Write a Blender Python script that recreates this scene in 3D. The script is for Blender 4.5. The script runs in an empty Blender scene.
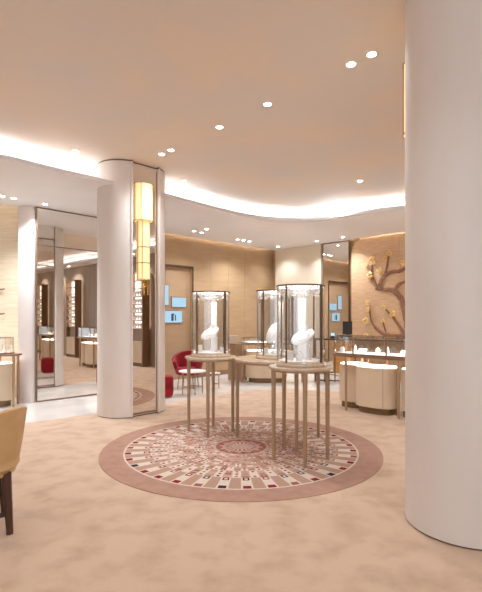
import bpy, bmesh, math, random
from mathutils import Vector, Matrix
R = math.radians
PI = math.pi
random.seed(7)
S = bpy.context.scene
COL = S.collection
EYE = 1.5

# ------------------------------------------------------------------ materials
def srgb(r, g, b):
    def f(c):
        c /= 255.0
        return c / 12.92 if c <= 0.04045 else ((c + 0.055) / 1.055) ** 2.4
    return (f(r), f(g), f(b), 1.0)

def mat(name, col, rough=0.5, metal=0.0, var=None, scale=4.0, bump=0.0, bscale=60.0,
        stretch=(1, 1, 1), spec=0.5, sheen=0.0, coat=0.0, detail=5.0, lo=0.35, hi=0.65):
    m = bpy.data.materials.new(name)
    m.use_nodes = True
    nt = m.node_tree
    b = nt.nodes['Principled BSDF']
    b.inputs['Base Color'].default_value = col
    b.inputs['Roughness'].default_value = rough
    b.inputs['Metallic'].default_value = metal
    b.inputs['Specular IOR Level'].default_value = spec
    if sheen:
        b.inputs['Sheen Weight'].default_value = sheen
    if coat:
        b.inputs['Coat Weight'].default_value = coat
    tc = nt.nodes.new('ShaderNodeTexCoord')
    mp = nt.nodes.new('ShaderNodeMapping')
    mp.inputs['Scale'].default_value = stretch
    nt.links.new(tc.outputs['Object'], mp.inputs['Vector'])
    n = nt.nodes.new('ShaderNodeTexNoise')
    n.inputs['Scale'].default_value = scale
    n.inputs['Detail'].default_value = detail
    nt.links.new(mp.outputs['Vector'], n.inputs['Vector'])
    r = nt.nodes.new('ShaderNodeValToRGB')
    r.color_ramp.elements[0].position = lo
    r.color_ramp.elements[1].position = hi
    if var is None:
        var = tuple(c * 0.93 for c in col[:3]) + (1,)
    r.color_ramp.elements[0].color = var
    r.color_ramp.elements[1].color = col
    nt.links.new(n.outputs['Fac'], r.inputs['Fac'])
    nt.links.new(r.outputs['Color'], b.inputs['Base Color'])
    if bump:
        n2 = nt.nodes.new('ShaderNodeTexNoise')
        n2.inputs['Scale'].default_value = bscale
        n2.inputs['Detail'].default_value = 3
        nt.links.new(mp.outputs['Vector'], n2.inputs['Vector'])
        bp = nt.nodes.new('ShaderNodeBump')
        bp.inputs['Strength'].default_value = bump
        bp.inputs['Distance'].default_value = 0.01
        nt.links.new(n2.outputs['Fac'], bp.inputs['Height'])
        nt.links.new(bp.outputs['Normal'], b.inputs['Normal'])
    return m

def emis(name, col, strength, base=None):
    m = bpy.data.materials.new(name)
    m.use_nodes = True
    b = m.node_tree.nodes['Principled BSDF']
    b.inputs['Base Color'].default_value = base or col
    b.inputs['Emission Color'].default_value = col
    b.inputs['Emission Strength'].default_value = strength
    b.inputs['Roughness'].default_value = 0.6
    return m

def glass(name, tint=(1, 1, 1, 1), k=1.0, frost=0.0):
    m = bpy.data.materials.new(name)
    m.use_nodes = True
    nt = m.node_tree
    for n in list(nt.nodes):
        nt.nodes.remove(n)
    out = nt.nodes.new('ShaderNodeOutputMaterial')
    tr = nt.nodes.new('ShaderNodeBsdfTransparent')
    tr.inputs['Color'].default_value = tint
    gl = nt.nodes.new('ShaderNodeBsdfGlossy')
    gl.inputs['Roughness'].default_value = 0.03
    lw = nt.nodes.new('ShaderNodeLayerWeight')
    lw.inputs['Blend'].default_value = 0.5
    pw = nt.nodes.new('ShaderNodeMath')
    pw.operation = 'POWER'
    pw.inputs[1].default_value = 3.0
    nt.links.new(lw.outputs['Facing'], pw.inputs[0])
    mu = nt.nodes.new('ShaderNodeMath')
    mu.operation = 'MULTIPLY_ADD'
    mu.use_clamp = True
    mu.inputs[1].default_value = 0.45 * k
    mu.inputs[2].default_value = 0.05 * k
    nt.links.new(pw.outputs[0], mu.inputs[0])
    mx = nt.nodes.new('ShaderNodeMixShader')
    nt.links.new(mu.outputs[0], mx.inputs[0])
    nt.links.new(tr.outputs[0], mx.inputs[1])
    nt.links.new(gl.outputs[0], mx.inputs[2])
    last = mx
    if frost:
        df = nt.nodes.new('ShaderNodeBsdfDiffuse')
        df.inputs['Color'].default_value = (0.85, 0.82, 0.8, 1)
        tl = nt.nodes.new('ShaderNodeBsdfTranslucent')
        tl.inputs['Color'].default_value = (0.85, 0.82, 0.8, 1)
        m1 = nt.nodes.new('ShaderNodeMixShader')
        nt.links.new(df.outputs[0], m1.inputs[1])
        nt.links.new(tl.outputs[0], m1.inputs[2])
        tc = nt.nodes.new('ShaderNodeTexCoord')
        gr = nt.nodes.new('ShaderNodeTexNoise')
        gr.inputs['Scale'].default_value = 45
        nt.links.new(tc.outputs['Object'], gr.inputs['Vector'])
        rp = nt.nodes.new('ShaderNodeValToRGB')
        rp.color_ramp.elements[0].position = 0.42
        rp.color_ramp.elements[0].color = (0.08, 0.08, 0.08, 1)
        rp.color_ramp.elements[1].position = 0.58
        rp.color_ramp.elements[1].color = (frost, frost, frost, 1)
        nt.links.new(gr.outputs['Fac'], rp.inputs['Fac'])
        m2 = nt.nodes.new('ShaderNodeMixShader')
        nt.links.new(rp.outputs[0], m2.inputs[0])
        nt.links.new(mx.outputs[0], m2.inputs[1])
        nt.links.new(m1.outputs[0], m2.inputs[2])
        last = m2
    nt.links.new(last.outputs[0], out.inputs['Surface'])
    return m

M = {}
M['marble'] = mat('white_marble', srgb(240, 233, 226), 0.12, var=srgb(226, 216, 208), scale=1.6, detail=8)
M['carpet'] = mat('beige_carpet', srgb(209, 179, 153), 0.95, var=srgb(190, 157, 131), scale=4.5, bump=0.5, bscale=140, spec=0.1, sheen=0.2, detail=9, lo=0.30, hi=0.56)
M['rug_edge'] = mat('rug_border_pile', srgb(180, 142, 124), 0.95, var=srgb(170, 131, 113), scale=9, bump=0.4, bscale=160, spec=0.1)
for k, c in dict(cream=(214, 196, 180), tan=(178, 142, 122), rose=(170, 112, 100), red=(136, 30, 34),
                 black=(58, 44, 46), blush=(194, 158, 142), dusty=(146, 88, 82)).items():
    M['rug_' + k] = mat('rug_' + k + '_yarn', srgb(*c), 0.95, scale=30, bump=0.3, bscale=160, spec=0.1)
M['ceil'] = mat('upper_ceiling_plaster', srgb(232, 216, 200), 0.6, var=srgb(224, 216, 209), scale=1.1, spec=0.25, detail=3)
M['soffit'] = mat('soffit_plaster', srgb(242, 239, 238), 0.6, scale=0.6, spec=0.3)
M['column'] = mat('column_plaster', srgb(228, 219, 212), 0.5, var=srgb(222, 211, 203), scale=2.5, stretch=(1, 1, 0.25), spec=0.4)
M['pier'] = mat('pearl_lacquer', srgb(224, 211, 205), 0.25, scale=0.8, coat=0.3)
M['papered'] = mat('straw_wallpaper', srgb(238, 222, 196), 0.55, var=srgb(222, 202, 172), scale=3.0, stretch=(1, 1, 9), bump=0.2, bscale=10, lo=0.3, hi=0.7)
M['tanwall'] = mat('bronze_beige_fabric_wall', srgb(180, 149, 114), 0.42, var=srgb(172, 141, 106), scale=2.0, stretch=(1, 1, 5), spec=0.5)
M['tandark'] = mat('recess_beige', srgb(176, 144, 112), 0.5, scale=2, stretch=(1, 1, 5))
M['creamwall'] = mat('cream_lacquer', srgb(228, 214, 192), 0.4, scale=1.0)
M['brown'] = mat('dark_brown_panelling', srgb(162, 136, 112), 0.4, var=srgb(142, 118, 96), scale=1.2, stretch=(6, 6, 0.5))
M['greige'] = mat('hidden_side_wall', srgb(198, 180, 162), 0.6, scale=0.8)
M['art'] = mat('silk_art_panel', srgb(226, 190, 154), 0.4, var=srgb(204, 164, 126), scale=5.0, stretch=(1, 1, 7), bump=0.35, bscale=9, detail=6, lo=0.3, hi=0.7)
M['branch'] = mat('branch_bronze', srgb(134, 92, 68), 0.6, metal=0.2, var=srgb(170, 126, 96), scale=25, bump=0.6, bscale=40)
M['petal'] = mat('gold_petal', srgb(246, 206, 138), 0.4, metal=0.1, scale=12)
M['bronze'] = mat('satin_bronze', srgb(158, 128, 104), 0.3, metal=0.75, scale=8, stretch=(1, 1, 0.2))
M['darkbronze'] = mat('dark_bronze', srgb(116, 92, 74), 0.35, metal=0.7, scale=8)
M['leg'] = mat('champagne_leg', srgb(176, 146, 116), 0.38, metal=0.25, var=srgb(164, 134, 104), scale=6, stretch=(4, 4, 0.3))
M['tabletop'] = mat('pale_wood_veneer', srgb(208, 186, 162), 0.22, var=srgb(194, 170, 146), scale=3, stretch=(1, 9, 1), coat=0.3)
M['cabinet'] = mat('cream_leather_cabinet', srgb(218, 196, 168), 0.45, scale=3)
M['plinth'] = mat('gold_brown_plinth', srgb(126, 98, 66), 0.35, metal=0.5, scale=3)
M['white'] = mat('white_leatherette', srgb(246, 242, 238), 0.45, scale=8)
M['mirror'] = mat('silver_mirror', (0.86, 0.83, 0.79, 1), 0.012, metal=1.0, var=(0.86, 0.83, 0.79, 1))
M['gold'] = mat('polished_gold', srgb(226, 178, 96), 0.22, metal=0.9, scale=8)
M['silver'] = mat('polished_silver', srgb(224, 224, 226), 0.15, metal=1.0, scale=8)
M['velvet'] = mat('red_velvet', srgb(158, 8, 28), 0.6, var=srgb(116, 4, 16), scale=7, sheen=0.1, spec=0.25)
M['tanleather'] = mat('tan_leather', srgb(206, 170, 122), 0.45, var=srgb(194, 156, 108), scale=6, bump=0.15, bscale=90)
M['darkwood'] = mat('dark_walnut', srgb(78, 46, 30), 0.35, var=srgb(54, 32, 22), scale=5, stretch=(6, 6, 0.5))
M['amber'] = mat('honey_wood', srgb(212, 156, 84), 0.35, var=srgb(192, 136, 68), scale=3, stretch=(1, 1, 6))
M['black'] = mat('black_plastic', srgb(38, 34, 34), 0.35, scale=8)
M['glass'] = glass('clear_case_glass', (0.955, 0.95, 0.945, 1), 1.7)
M['added_winglass'] = glass('added_shopfront_glass', (0.97, 0.98, 0.98, 1), 1.0)
M['etched'] = glass('etched_glass', (0.97, 0.97, 0.96, 1), 1.0, frost=0.6)
M['cove'] = emis('cove_led', (0.95, 0.96, 1.0, 1), 17.0)
M['wash'] = emis('wall_wash_led', (1.0, 0.90, 0.76, 1), 11.0)
M['lens'] = emis('downlight_lens', (1.0, 0.95, 0.88, 1), 30.0)
M['caselamp'] = emis('case_led', (1.0, 0.97, 0.94, 1), 6.0)
M['shade'] = emis('amber_shade', (1.0, 0.64, 0.28, 1), 0.62, srgb(246, 216, 165))
M['shadecore'] = emis('lamp_tube', (1.0, 0.78, 0.42, 1), 6.0)
M['screen'] = emis('blue_screen', srgb(172, 210, 232), 0.85, srgb(20, 30, 40))
M['screenimg'] = emis('screen_picture', srgb(70, 90, 120), 0.4, srgb(10, 12, 16))
M['shelfglow'] = emis('shelf_led', (1.0, 0.92, 0.84, 1), 1.6)
M['undertray'] = emis('cabinet_top_led', (1.0, 0.94, 0.88, 1), 6.0)

# ------------------------------------------------------------------ mesh tools
def finish(bm, name, m, parent=None, smooth=False, loc=None, bevel=0.0, seg=2):
    bmesh.ops.recalc_face_normals(bm, faces=bm.faces)
    me = bpy.data.meshes.new(name)
    bm.to_mesh(me)
    bm.free()
    o = bpy.data.objects.new(name, me)
    COL.objects.link(o)
    ms = m if isinstance(m, (list, tuple)) else [m]
    for x in ms:
        me.materials.append(x)
    if smooth:
        for p in me.polygons:
            p.use_smooth = True
        me.set_sharp_from_angle(angle=R(35))
    if bevel:
        md = o.modifiers.new('bevel', 'BEVEL')
        md.width = bevel
        md.segments = seg
        md.limit_method = 'ANGLE'
        md.angle_limit = R(35)
    if parent is not None:
        o.parent = parent
    if loc is not None:
        o.location = loc
    return o

def box(bm, c, s, rz=0.0, M4=None):
    """c centre, s full size"""
    g = bmesh.ops.create_cube(bm, size=1.0)
    mx = Matrix.Translation(c) @ Matrix.Rotation(rz, 4, 'Z') @ Matrix.Diagonal((s[0], s[1], s[2], 1))
    if M4 is not None:
        mx = M4 @ mx
    bmesh.ops.transform(bm, matrix=mx, verts=g['verts'])
    return g['verts']

def cyl(bm, c, r0, r1, h, n=32, M4=None):
    """upright frustum whose base centre is c"""
    g = bmesh.ops.create_cone(bm, cap_ends=True, segments=n, radius1=r0, radius2=r1, depth=h)
    mx = Matrix.Translation((c[0], c[1], c[2] + h / 2))
    if M4 is not None:
        mx = M4 @ mx
    bmesh.ops.transform(bm, matrix=mx, verts=g['verts'])
    return g['verts']

def rod(bm, a, b, r0, r1=None, n=10):
    a = Vector(a); b = Vector(b)
    d = b - a
    g = bmesh.ops.create_cone(bm, cap_ends=True, segments=n, radius1=r0, radius2=r1 if r1 else r0, depth=d.length)
    q = Vector((0, 0, 1)).rotation_difference(d.normalized())
    mx = Matrix.Translation((a + b) / 2) @ q.to_matrix().to_4x4()
    bmesh.ops.transform(bm, matrix=mx, verts=g['verts'])

def prism(bm, pts, z0, z1, caps=True):
    lo = [bm.verts.new((x, y, z0)) for x, y in pts]
    hi = [bm.verts.new((x, y, z1)) for x, y in pts]
    n = len(pts)
    for i in range(n):
        j = (i + 1) % n
        bm.faces.new((lo[i], lo[j], hi[j], hi[i]))
    if caps:
        bm.faces.new(lo[::-1])
        bm.faces.new(hi)

def ringprism(bm, outer, inner, z0, z1):
    """loops with same number of points"""
    n = len(outer)
    v = [[bm.verts.new((p[0], p[1], z)) for p in L] for L in (outer, inner) for z in (z0, z1)]
    o0, o1, i0, i1 = v
    for i in range(n):
        j = (i + 1) % n
        bm.faces.new((o0[i], o0[j], o1[j], o1[i]))
        bm.faces.new((i0[j], i0[i], i1[i], i1[j]))
        bm.faces.new((o1[i], o1[j], i1[j], i1[i]))
        bm.faces.new((o0[j], o0[i], i0[i], i0[j]))

def lathe(bm, prof, n=32, M4=None):
    rings = []
    for r, z in prof:
        if r < 1e-5:
            rings.append([bm.verts.new((0, 0, z))])
        else:
            rings.append([bm.verts.new((r * math.cos(2 * PI * k / n), r * math.sin(2 * PI * k / n), z)) for k in range(n)])
    vs = [v for r in rings for v in r]
    for a, b in zip(rings[:-1], rings[1:]):
        for k in range(n):
            l = (k + 1) % n
            if len(a) == 1 and len(b) == 1:
                continue
            if len(a) == 1:
                bm.faces.new((a[0], b[k], b[l]))
            elif len(b) == 1:
                bm.faces.new((a[k], a[l], b[0]))
            else:
                bm.faces.new((a[k], a[l], b[l], b[k]))
    if M4 is not None:
        bmesh.ops.transform(bm, matrix=M4, verts=vs)

def circle(r, n=48, c=(0, 0)):
    return [(c[0] + r * math.cos(2 * PI * k / n), c[1] + r * math.sin(2 * PI * k / n)) for k in range(n)]

def stadium(hl, r, n=12):
    """half length of the whole shape along x, end radius r"""
    s = max(hl - r, 0.0)
    p = []
    for k in range(n + 1):
        a = -PI / 2 + PI * k / n
        p.append((s + r * math.cos(a), r * math.sin(a)))
    for k in range(n + 1):
        a = PI / 2 + PI * k / n
        p.append((-s + r * math.cos(a), r * math.sin(a)))
    return p

def superell(a, b, e=2.6, n=48):
    p = []
    for k in range(n):
        t = 2 * PI * k / n
        c, s = math.cos(t), math.sin(t)
        p.append((a * abs(c) ** (2 / e) * (1 if c >= 0 else -1), b * abs(s) ** (2 / e) * (1 if s >= 0 else -1)))
    return p

def xf(pts, ang, c=(0, 0)):
    ca, sa = math.cos(ang), math.sin(ang)
    return [(c[0] + x * ca - y * sa, c[1] + x * sa + y * ca) for x, y in pts]

# ------------------------------------------------------------------ object tools
def empty(name, loc=(0, 0, 0), rz=0.0):
    o = bpy.data.objects.new(name, None)
    COL.objects.link(o)
    o.location = loc
    o.rotation_euler = (0, 0, rz)
    o.empty_display_size = 0.1
    return o

def tag(o, label=None, cat=None, group=None, kind=None):
    if label: o['label'] = label
    if cat: o['category'] = cat
    if group: o['group'] = group
    if kind: o['kind'] = kind
    return o

def copy_tree(o, parent=None):
    c = o.copy()
    COL.objects.link(c)
    if parent is not None:
        c.parent = parent
    for ch in list(o.children):
        copy_tree(ch, c)
    return c

def structure(o):
    o['kind'] = 'structure'
    return o

def B():
    return bmesh.new()

# ------------------------------------------------------------------ the room shell
Z_SOF, Z_SOT, Z_UP = 3.48, 3.50, 3.86

def catmull(P, n=6):
    out = []
    N = len(P)
    for i in range(N):
        p0, p1, p2, p3 = (Vector(P[(i + k) % N]) for k in (-1, 0, 1, 2))
        for k in range(n):
            t = k / n
            out.append(tuple(0.5 * ((2 * p1) + (-p0 + p2) * t + (2 * p0 - 5 * p1 + 4 * p2 - p3) * t * t + (-p0 + 3 * p1 - 3 * p2 + p3) * t ** 3)))
    return out

def offset(P, d):
    out = []
    N = len(P)
    for i in range(N):
        a = Vector(P[i - 1]); b = Vector(P[(i + 1) % N])
        t = (b - a).normalized()
        out.append((P[i][0] - t.y * d, P[i][1] + t.x * d))   # clockwise loops: +d goes outwards
    return out

lip = catmull([(-5.5, 3.1), (-3, 5.6), (-2.09, 6.52), (-1.23, 7.36), (-.72, 7.95), (.09, 8.85), (.55, 9.2), (1.04, 9.38),
               (1.42, 9.36), (2.0, 9.0), (2.5, 8.6), (3.02, 8.3), (3.6, 7.9), (4.0, 7.2), (4.3, 6.2), (5.2, 5.1), (6.5, 3.9),
               (7.5, 2.5), (7.8, 0), (7.3, -2.5), (5, -3.1), (0, -3.2), (-5, -3.1), (-6.8, -2.5), (-7.1, 0), (-6.7, 1.8)])

XL, XR, YB = -8.0, 9.0, -4.0
LW_Y = 8.45                                    # left papered wall
# soffit outer edge, clockwise seen from above (slots are left along the washed walls)
sof_out = [(XL, YB), (XL, 7.95), (-3.97, 7.95), (-3.97, 8.09), (-3.62, 8.09), (-2.05, 9.66), (-2.45, 9.86), (0.98, 13.28),
           (1.05, 13.20), (2.83, 11.42), (2.83, 11.30), (4.7, 9.43), (4.7, 6.5), (XR, 2.2), (XR, YB)]

def build_slab():
    bm = B()
    def fill(z):
        lo = [bm.verts.new((x, y, z)) for x, y in sof_out]
        li = [bm.verts.new((x, y, z)) for x, y in lip]
        es = [bm.edges.new((L[i], L[(i + 1) % len(L)])) for L in (lo, li) for i in range(len(L))]
        bmesh.ops.triangle_fill(bm, edges=es, use_beauty=True)
        return lo, li
    a, b = fill(Z_SOF), fill(Z_SOT)
    for L0, L1 in zip(a, b):
        for i in range(len(L0)):
            j = (i + 1) % len(L0)
            bm.faces.new((L0[i], L0[j], L1[j], L1[i]))
    # low upstand along the cove edge hides the strip
    ringprism(bm, offset(lip, 0.02), lip, Z_SOT, Z_SOT + 0.026)
    return finish(bm, 'ceiling_soffit', M['soffit'])
structure(build_slab())

bm = B()
ringprism(bm, offset(lip, 0.52), offset(lip, 0.46), Z_SOT, Z_UP)
ringprism(bm, offset(lip, 0.395), offset(lip, 0.375), Z_SOT, Z_SOT + 0.165)  # unseen shield added to keep the strip's light on the fascia
structure(finish(bm, 'trim_cove_and_shield', M['soffit'], smooth=True))
bm = B()
ringprism(bm, offset(lip, 0.406), offset(lip, 0.396), Z_SOT + .095, Z_SOT + 0.155)
tag(finish(bm, 'cove_light_strip', M['cove']), 'continuous warm white light strip glowing in the curved ceiling cove', 'cove light')

bm = B()
prism(bm, [(XL - .1, YB - .1), (XL - .1, 14), (XR + .1, 14), (XR + .1, YB - .1)], Z_UP, Z_UP + 0.06)
structure(finish(bm, 'ceiling', M['ceil']))

bm = B()
prism(bm, [(XL - .1, YB - .1), (XL - .1, 14), (XR + .1, 14), (XR + .1, YB - .1)], -0.05, 0)
structure(finish(bm, 'floor', M['marble']))
cp = catmull([(-5.5, 4.0), (-3.05, 6.42), (-2.25, 7.1), (-1.29, 7.98), (-.87, 8.4), (-.2, 9.1), (.2, 9.42),
              (.62, 9.52), (1.4, 9.4), (2.2, 9.0), (3.2, 8.25), (4.1, 7.0), (5.0, 5.9), (6.5, 4.4), (8.3, 2.3)], 5)
cp = cp[:-5]
bm = B()
prism(bm, cp + [(8.85, 1.8), (8.85, -3.85), (-7.85, -3.85), (-7.85, 1.65)], 0.0005, 0.008)
structure(finish(bm, 'floor_carpet', M['carpet']))

def wall(name, pts, z0, z1, m, t=0.1):
    """pts = inner face polyline in plan, room on its right hand side (clockwise walk)"""
    bm = B()
    n = len(pts)
    out = []
    for i in range(n):
        a = Vector(pts[max(i - 1, 0)]); b = Vector(pts[min(i + 1, n - 1)])
        d = (b - a).normalized()
        out.append((pts[i][0] - d.y * t, pts[i][1] + d.x * t))
    prism(bm, list(pts) + out[::-1], z0, z1)
    return structure(finish(bm, name, m))

wall('wall_left', [(XL, LW_Y), (-3.80, LW_Y)], 0, Z_UP, M['papered'])
wall('wall_far_left', [(XL, YB), (XL, LW_Y)], 0, Z_UP, M['greige'])
# pale pier with rounded corner and curved mirror wall line y - x = 11.7
bm = B()
pier = [(-3.96, 8.43), (-3.96, 8.06), (-3.945, 8.02), (-3.905, 8.0), (-3.73, 8.0), (-3.69, 8.015), (-3.665, 8.05), (-3.66, 8.1), (-3.62, 8.43)]
prism(bm, pier, 0, 3.479)
pr = finish(bm, 'wall_pier', M['pier'], smooth=True)
structure(pr)
wall('wall_mirror_side', [(-3.8, 8.45), (-3.75, 8.3), (-3.6, 8.14), (-2.0, 9.74), (-2.7, 9.9)], 0, Z_UP, M['creamwall'])
# back left wall : y - x = 12.5, with a recess from the column to x=-1.22
def bl(x): return (x, x + 12.5)
RX = -1.22
wall('wall_back', [bl(RX), bl(0.96)], 0, Z_UP, M['tanwall'])
wall('wall_back_header', [bl(-2.6), bl(RX)], 2.78, Z_UP, M['tanwall'])
wall('wall_back_recess', [(-2.7, 9.92), (RX + .02, RX + .02 + 12.62)], 0, 2.9, M['tandark'], t=0.02)
bm = B()
o_ = 0.045
box(bm, (RX - 0.015, RX + 12.545, 1.39), (0.035, 0.12, 2.78), R(45))
box(bm, ((RX - 2.6) / 2, (RX - 2.6) / 2 + 12.545, 2.765), (1.95, 0.12, 0.03), R(45))
structure(finish(bm, 'trim_recess', M['darkbronze']))
# faint panel joints and a rail low on the back wall
for i, x in enumerate((-0.78, -0.34, 0.10)):
    bm = B()
    p = bl(x)
    box(bm, (p[0] + .001, p[1] - .001, 1.75), (0.006, 0.006, 3.4), R(45))
    structure(finish(bm, 'trim_joint', M['tandark']))
bm = B()
box(bm, (-0.17, 12.33 - .005, 0.06), (2.95, 0.014, 0.12), R(45))
structure(finish(bm, 'baseboard_back', M['bronze']))
# far right wall : x + y = 14.4
def br(x): return (x, 14.4 - x)
wall('wall_right_back', [br(0.95), br(4.8)], 0, Z_UP, M['tanwall'])
# cream lacquered section standing forward, x 1.0..2.16
bm = B()
q = [(1.00, 13.25), (2.13, 12.12), (2.20, 12.19), (1.07, 13.32)]
prism(bm, q, 0.0, 3.479)
structure(finish(bm, 'wall_cream_bay', M['creamwall'], bevel=0.008))
wall('wall_right_end', [(4.8, 9.6), (4.8, 6.4)], 0, Z_UP, M['creamwall'])
wall('wall_right_side', [(4.72, 6.48), (XR, 2.2)], 0, Z_UP, M['brown'])
wall('wall_right', [(XR, 2.3), (XR, YB)], 0, Z_UP, M['greige'])
# unseen shopfront added behind the camera, its panes let in soft fill light
bm = B()
box(bm, (0.5, YB - 0.05, 0.15), (17, 0.1, 0.3))
box(bm, (0.5, YB - 0.05, 3.48), (17, 0.1, 0.76))
for x in (-7.9, -3.7, 0.5, 4.7, 8.9):
    box(bm, (x, YB - 0.05, 1.7), (0.3, 0.1, 2.8))
structure(finish(bm, 'wall_added_shopfront', M['creamwall']))
for i, x in enumerate((-5.8, -1.6, 2.6, 6.8)):
    bm = B()
    box(bm, (x, YB - 0.05, 1.7), (3.9, 0.012, 2.8))
    structure(finish(bm, 'window_fill_%d' % (i + 1), M['added_winglass']))

# wall wash strips in the slots
def strip(name, a, b, z, label):
    bm = B()
    d = (Vector(b) - Vector(a)); n = Vector((-d.y, d.x)).normalized() * 0.03
    prism(bm, [a, b, (b[0] - n.x, b[1] - n.y), (a[0] - n.x, a[1] - n.y)], z, z + 0.02)
    tag(finish(bm, name, M['wash']), label, 'wall washer')
strip('wall_wash_light', (XL + .1, 7.92), (-4.0, 7.92), Z_SOT + .002, 'warm light strip hidden in the slot above the straw papered wall')
strip('wall_wash_light', (-2.35, 9.93), (0.92, 13.2), Z_SOT + .002, 'warm light strip hidden in the slot above the tan back wall')
M['wash'] = emis('panel_wash_led', (1.0, 0.92, 0.82, 1), 32.0)
strip('wall_wash_light', (2.80, 11.28), (4.6, 9.48), Z_SOT + .002, 'warm light strip hidden in the slot above the blossom panel')

# ------------------------------------------------------------------ mirrors on walls
def wall_mirror(a, b, z0, z1, ztr, label, nrm, fr=0.018):
    """a->b along the wall in plan; nrm points into the room"""
    A = Vector((a[0], a[1])); Bv = Vector((b[0], b[1]))
    L = (Bv - A).length
    ang = math.atan2(Bv.y - A.y, Bv.x - A.x)
    mid = (A + Bv) / 2
    root = empty('wall_mirror', (mid.x, mid.y, z0), ang)
    s = -1 if Vector(nrm).dot(Vector((-math.sin(ang), math.cos(ang)))) < 0 else 1
    H = z1 - z0
    bm = B()
    box(bm, (0, s * 0.01, H / 2), (L, 0.012, H))
    finish(bm, 'mirror_glass', M['mirror'], root)
    bm = B()
    for x in (-L / 2, L / 2):
        box(bm, (x, s * 0.012, H / 2), (fr * .7, 0.035, H))
    box(bm, (0, s * 0.012, fr / 3), (L, 0.035, fr * .66))
    box(bm, (0, s * 0.012, H - fr / 3), (L, 0.035, fr * .66))
    finish(bm, 'frame', M['bronze'], root)
    bm = B()
    box(bm, (0, s * 0.018, ztr - z0), (L, 0.016, 0.014))
    finish(bm, 'crossbar', M['darkbronze'], root)
    tag(root, label, 'mirror')
    return root
wall_mirror((-3.64, 8.06), (-2.04, 9.66), 0.01, 3.47, 2.80, 'tall bronze-framed wall mirror to the floor, beside the pale pier at left', (.7, -.7))
wall_mirror((2.20, 12.11), (2.76, 11.55), 0.01, 3.47, 2.79, 'narrow bronze-framed mirror strip beside the blossom art panel', (-.7, -.7))

# ------------------------------------------------------------------ columns
def make_column(c, r, half, label, fw=.255, pr_=.014):
    root = empty('column', (c[0], c[1], 0.008), R(45))
    H = Z_UP - 0.03
    bm = B()
    dp, iw = 0.045, half - 0.03      # niche depth and half width
    iw = fw - 0.024
    a0 = math.asin((fw - half) / r)
    pts = []
    n = 20
    pts += [(-fw, -r - pr_), (-iw, -r - pr_), (-iw, -r + dp), (iw, -r + dp), (iw, -r - pr_), (fw, -r - pr_)]
    for k in range(0, n + 1):
        a = -PI / 2 + a0 + (PI - 2 * a0) * k / n
        pts.append((half + r * math.cos(a), r * math.sin(a)))
    pts += [(fw, r + pr_), (iw, r + pr_), (iw, r - dp), (-iw, r - dp), (-iw, r + pr_), (-fw, r + pr_)]
    for k in range(0, n + 1):
        a = PI / 2 + a0 + (PI - 2 * a0) * k / n
        pts.append((-half + r * math.cos(a), r * math.sin(a)))
    prism(bm, pts, 0.012, H)
    finish(bm, 'shaft', M['column'], root, smooth=True)
    bm = B()
    base = [(x * 0.985, y * 0.985) for x, y in pts]
    prism(bm, base, 0.0, 0.012)
    finish(bm, 'base', M['darkbronze'], root, smooth=True)
    bm = B()
    prism(bm, base, H, H + 0.022)
    finish(bm, 'top_shadow_gap', M['darkbronze'], root, smooth=True)
    for s in (-1, 1):
        bm = B()
        box(bm, (0, s * (r - dp + 0.006), H / 2), (2 * iw - 0.002, 0.008, H - 0.08))
        finish(bm, 'mirror', M['mirror'], root)
        bm = B()
        for x in (-iw + .006, iw - .006):
            box(bm, (x, s * (r - dp + 0.014), H / 2), (0.01, 0.012, H - 0.08))
        box(bm, (0, s * (r - dp + 0.014), 0.045), (2 * iw, 0.014, 0.02))
        finish(bm, 'mirror_trim', M['bronze'], root)
    tag(root, label, 'column')
    return root
C2 = (-1.735, 7.211)
make_column(C2, 0.39, 0.157, 'pale rounded column with mirrored niche and amber lamp, left of the glass cases')
C1 = (1.648 + .088, 3.292 + .111)
make_column(C1, 0.407, 0.157, 'large pale rounded column at the right edge, nearest the camera', .20, .0)

def make_sconce(c, r, side, label):
    """side -1: face with normal (.7,-.7); +1: the opposite one"""
    root = empty('wall_sconce', (c[0], c[1], 0), R(45))
    y = side * (r - 0.042)
    def shade(z0, z1, w, d, name):
        bm = B()
        hw = w / 2
        p = [(-hw, 0)]
        for k in range(13):
            a = PI - PI * k / 12
            p.append((hw * math.cos(a) + (-.02 if side < 0 else -.03), side * d * math.sin(a)))
        pts = [(x, y + side * .012 + yy) for x, yy in p[1:]]
        n = len(pts)
        lo = [bm.verts.new((x, yy, z0)) for x, yy in pts]
        hi = [bm.verts.new((x, yy, z1)) for x, yy in pts]
        for i in range(n - 1):
            bm.faces.new((lo[i], lo[i + 1], hi[i + 1], hi[i]))
        bm.faces.new(lo); bm.faces.new(hi)
        s = finish(bm, name, M['shade'], root, smooth=True)
        b2 = B()
        for k in (0, 3, 9, 12):
            a = PI - PI * k / 12
            x = hw * math.cos(a) * 1.01 + (-.02 if side < 0 else -.03); yy = y + side * .012 + side * d * math.sin(a) * 1.02
            rod(b2, (x, yy, z0 - .01), (x, yy, z1 + .01), 0.005, n=6)
        for z in (z0, z1):
            q = [(x, yy) for x, yy in pts]
            for i in range(n - 1):
                rod(b2, (q[i][0], q[i][1], z), (q[i + 1][0], q[i + 1][1], z), 0.004, n=5)
        finish(b2, 'shade_rib', M['bronze'], s)
        return s
    shade(2.98, 3.54, 0.29, 0.135, 'lamp_shade')
    shade(2.58, 2.97, 0.19, 0.10, 'lower_shade')
    shade(2.34, 2.575, 0.19, 0.10, 'lower_shade')
    shade(2.09, 2.335, 0.19, 0.10, 'lower_shade')
    bm = B()
    rod(bm, (-.035, y + side * .05, 1.85), (-.035, y + side * .05, 2.1), .008)
    rod(bm, (.035, y + side * .05, 1.85), (.035, y + side * .05, 2.1), .008)
    box(bm, (0, y + side * .02, 2.0), (.05, .03, .06))
    finish(bm, 'stem', M['gold'], root)
    tag(root, label, 'wall lamp')
    return root
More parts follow.
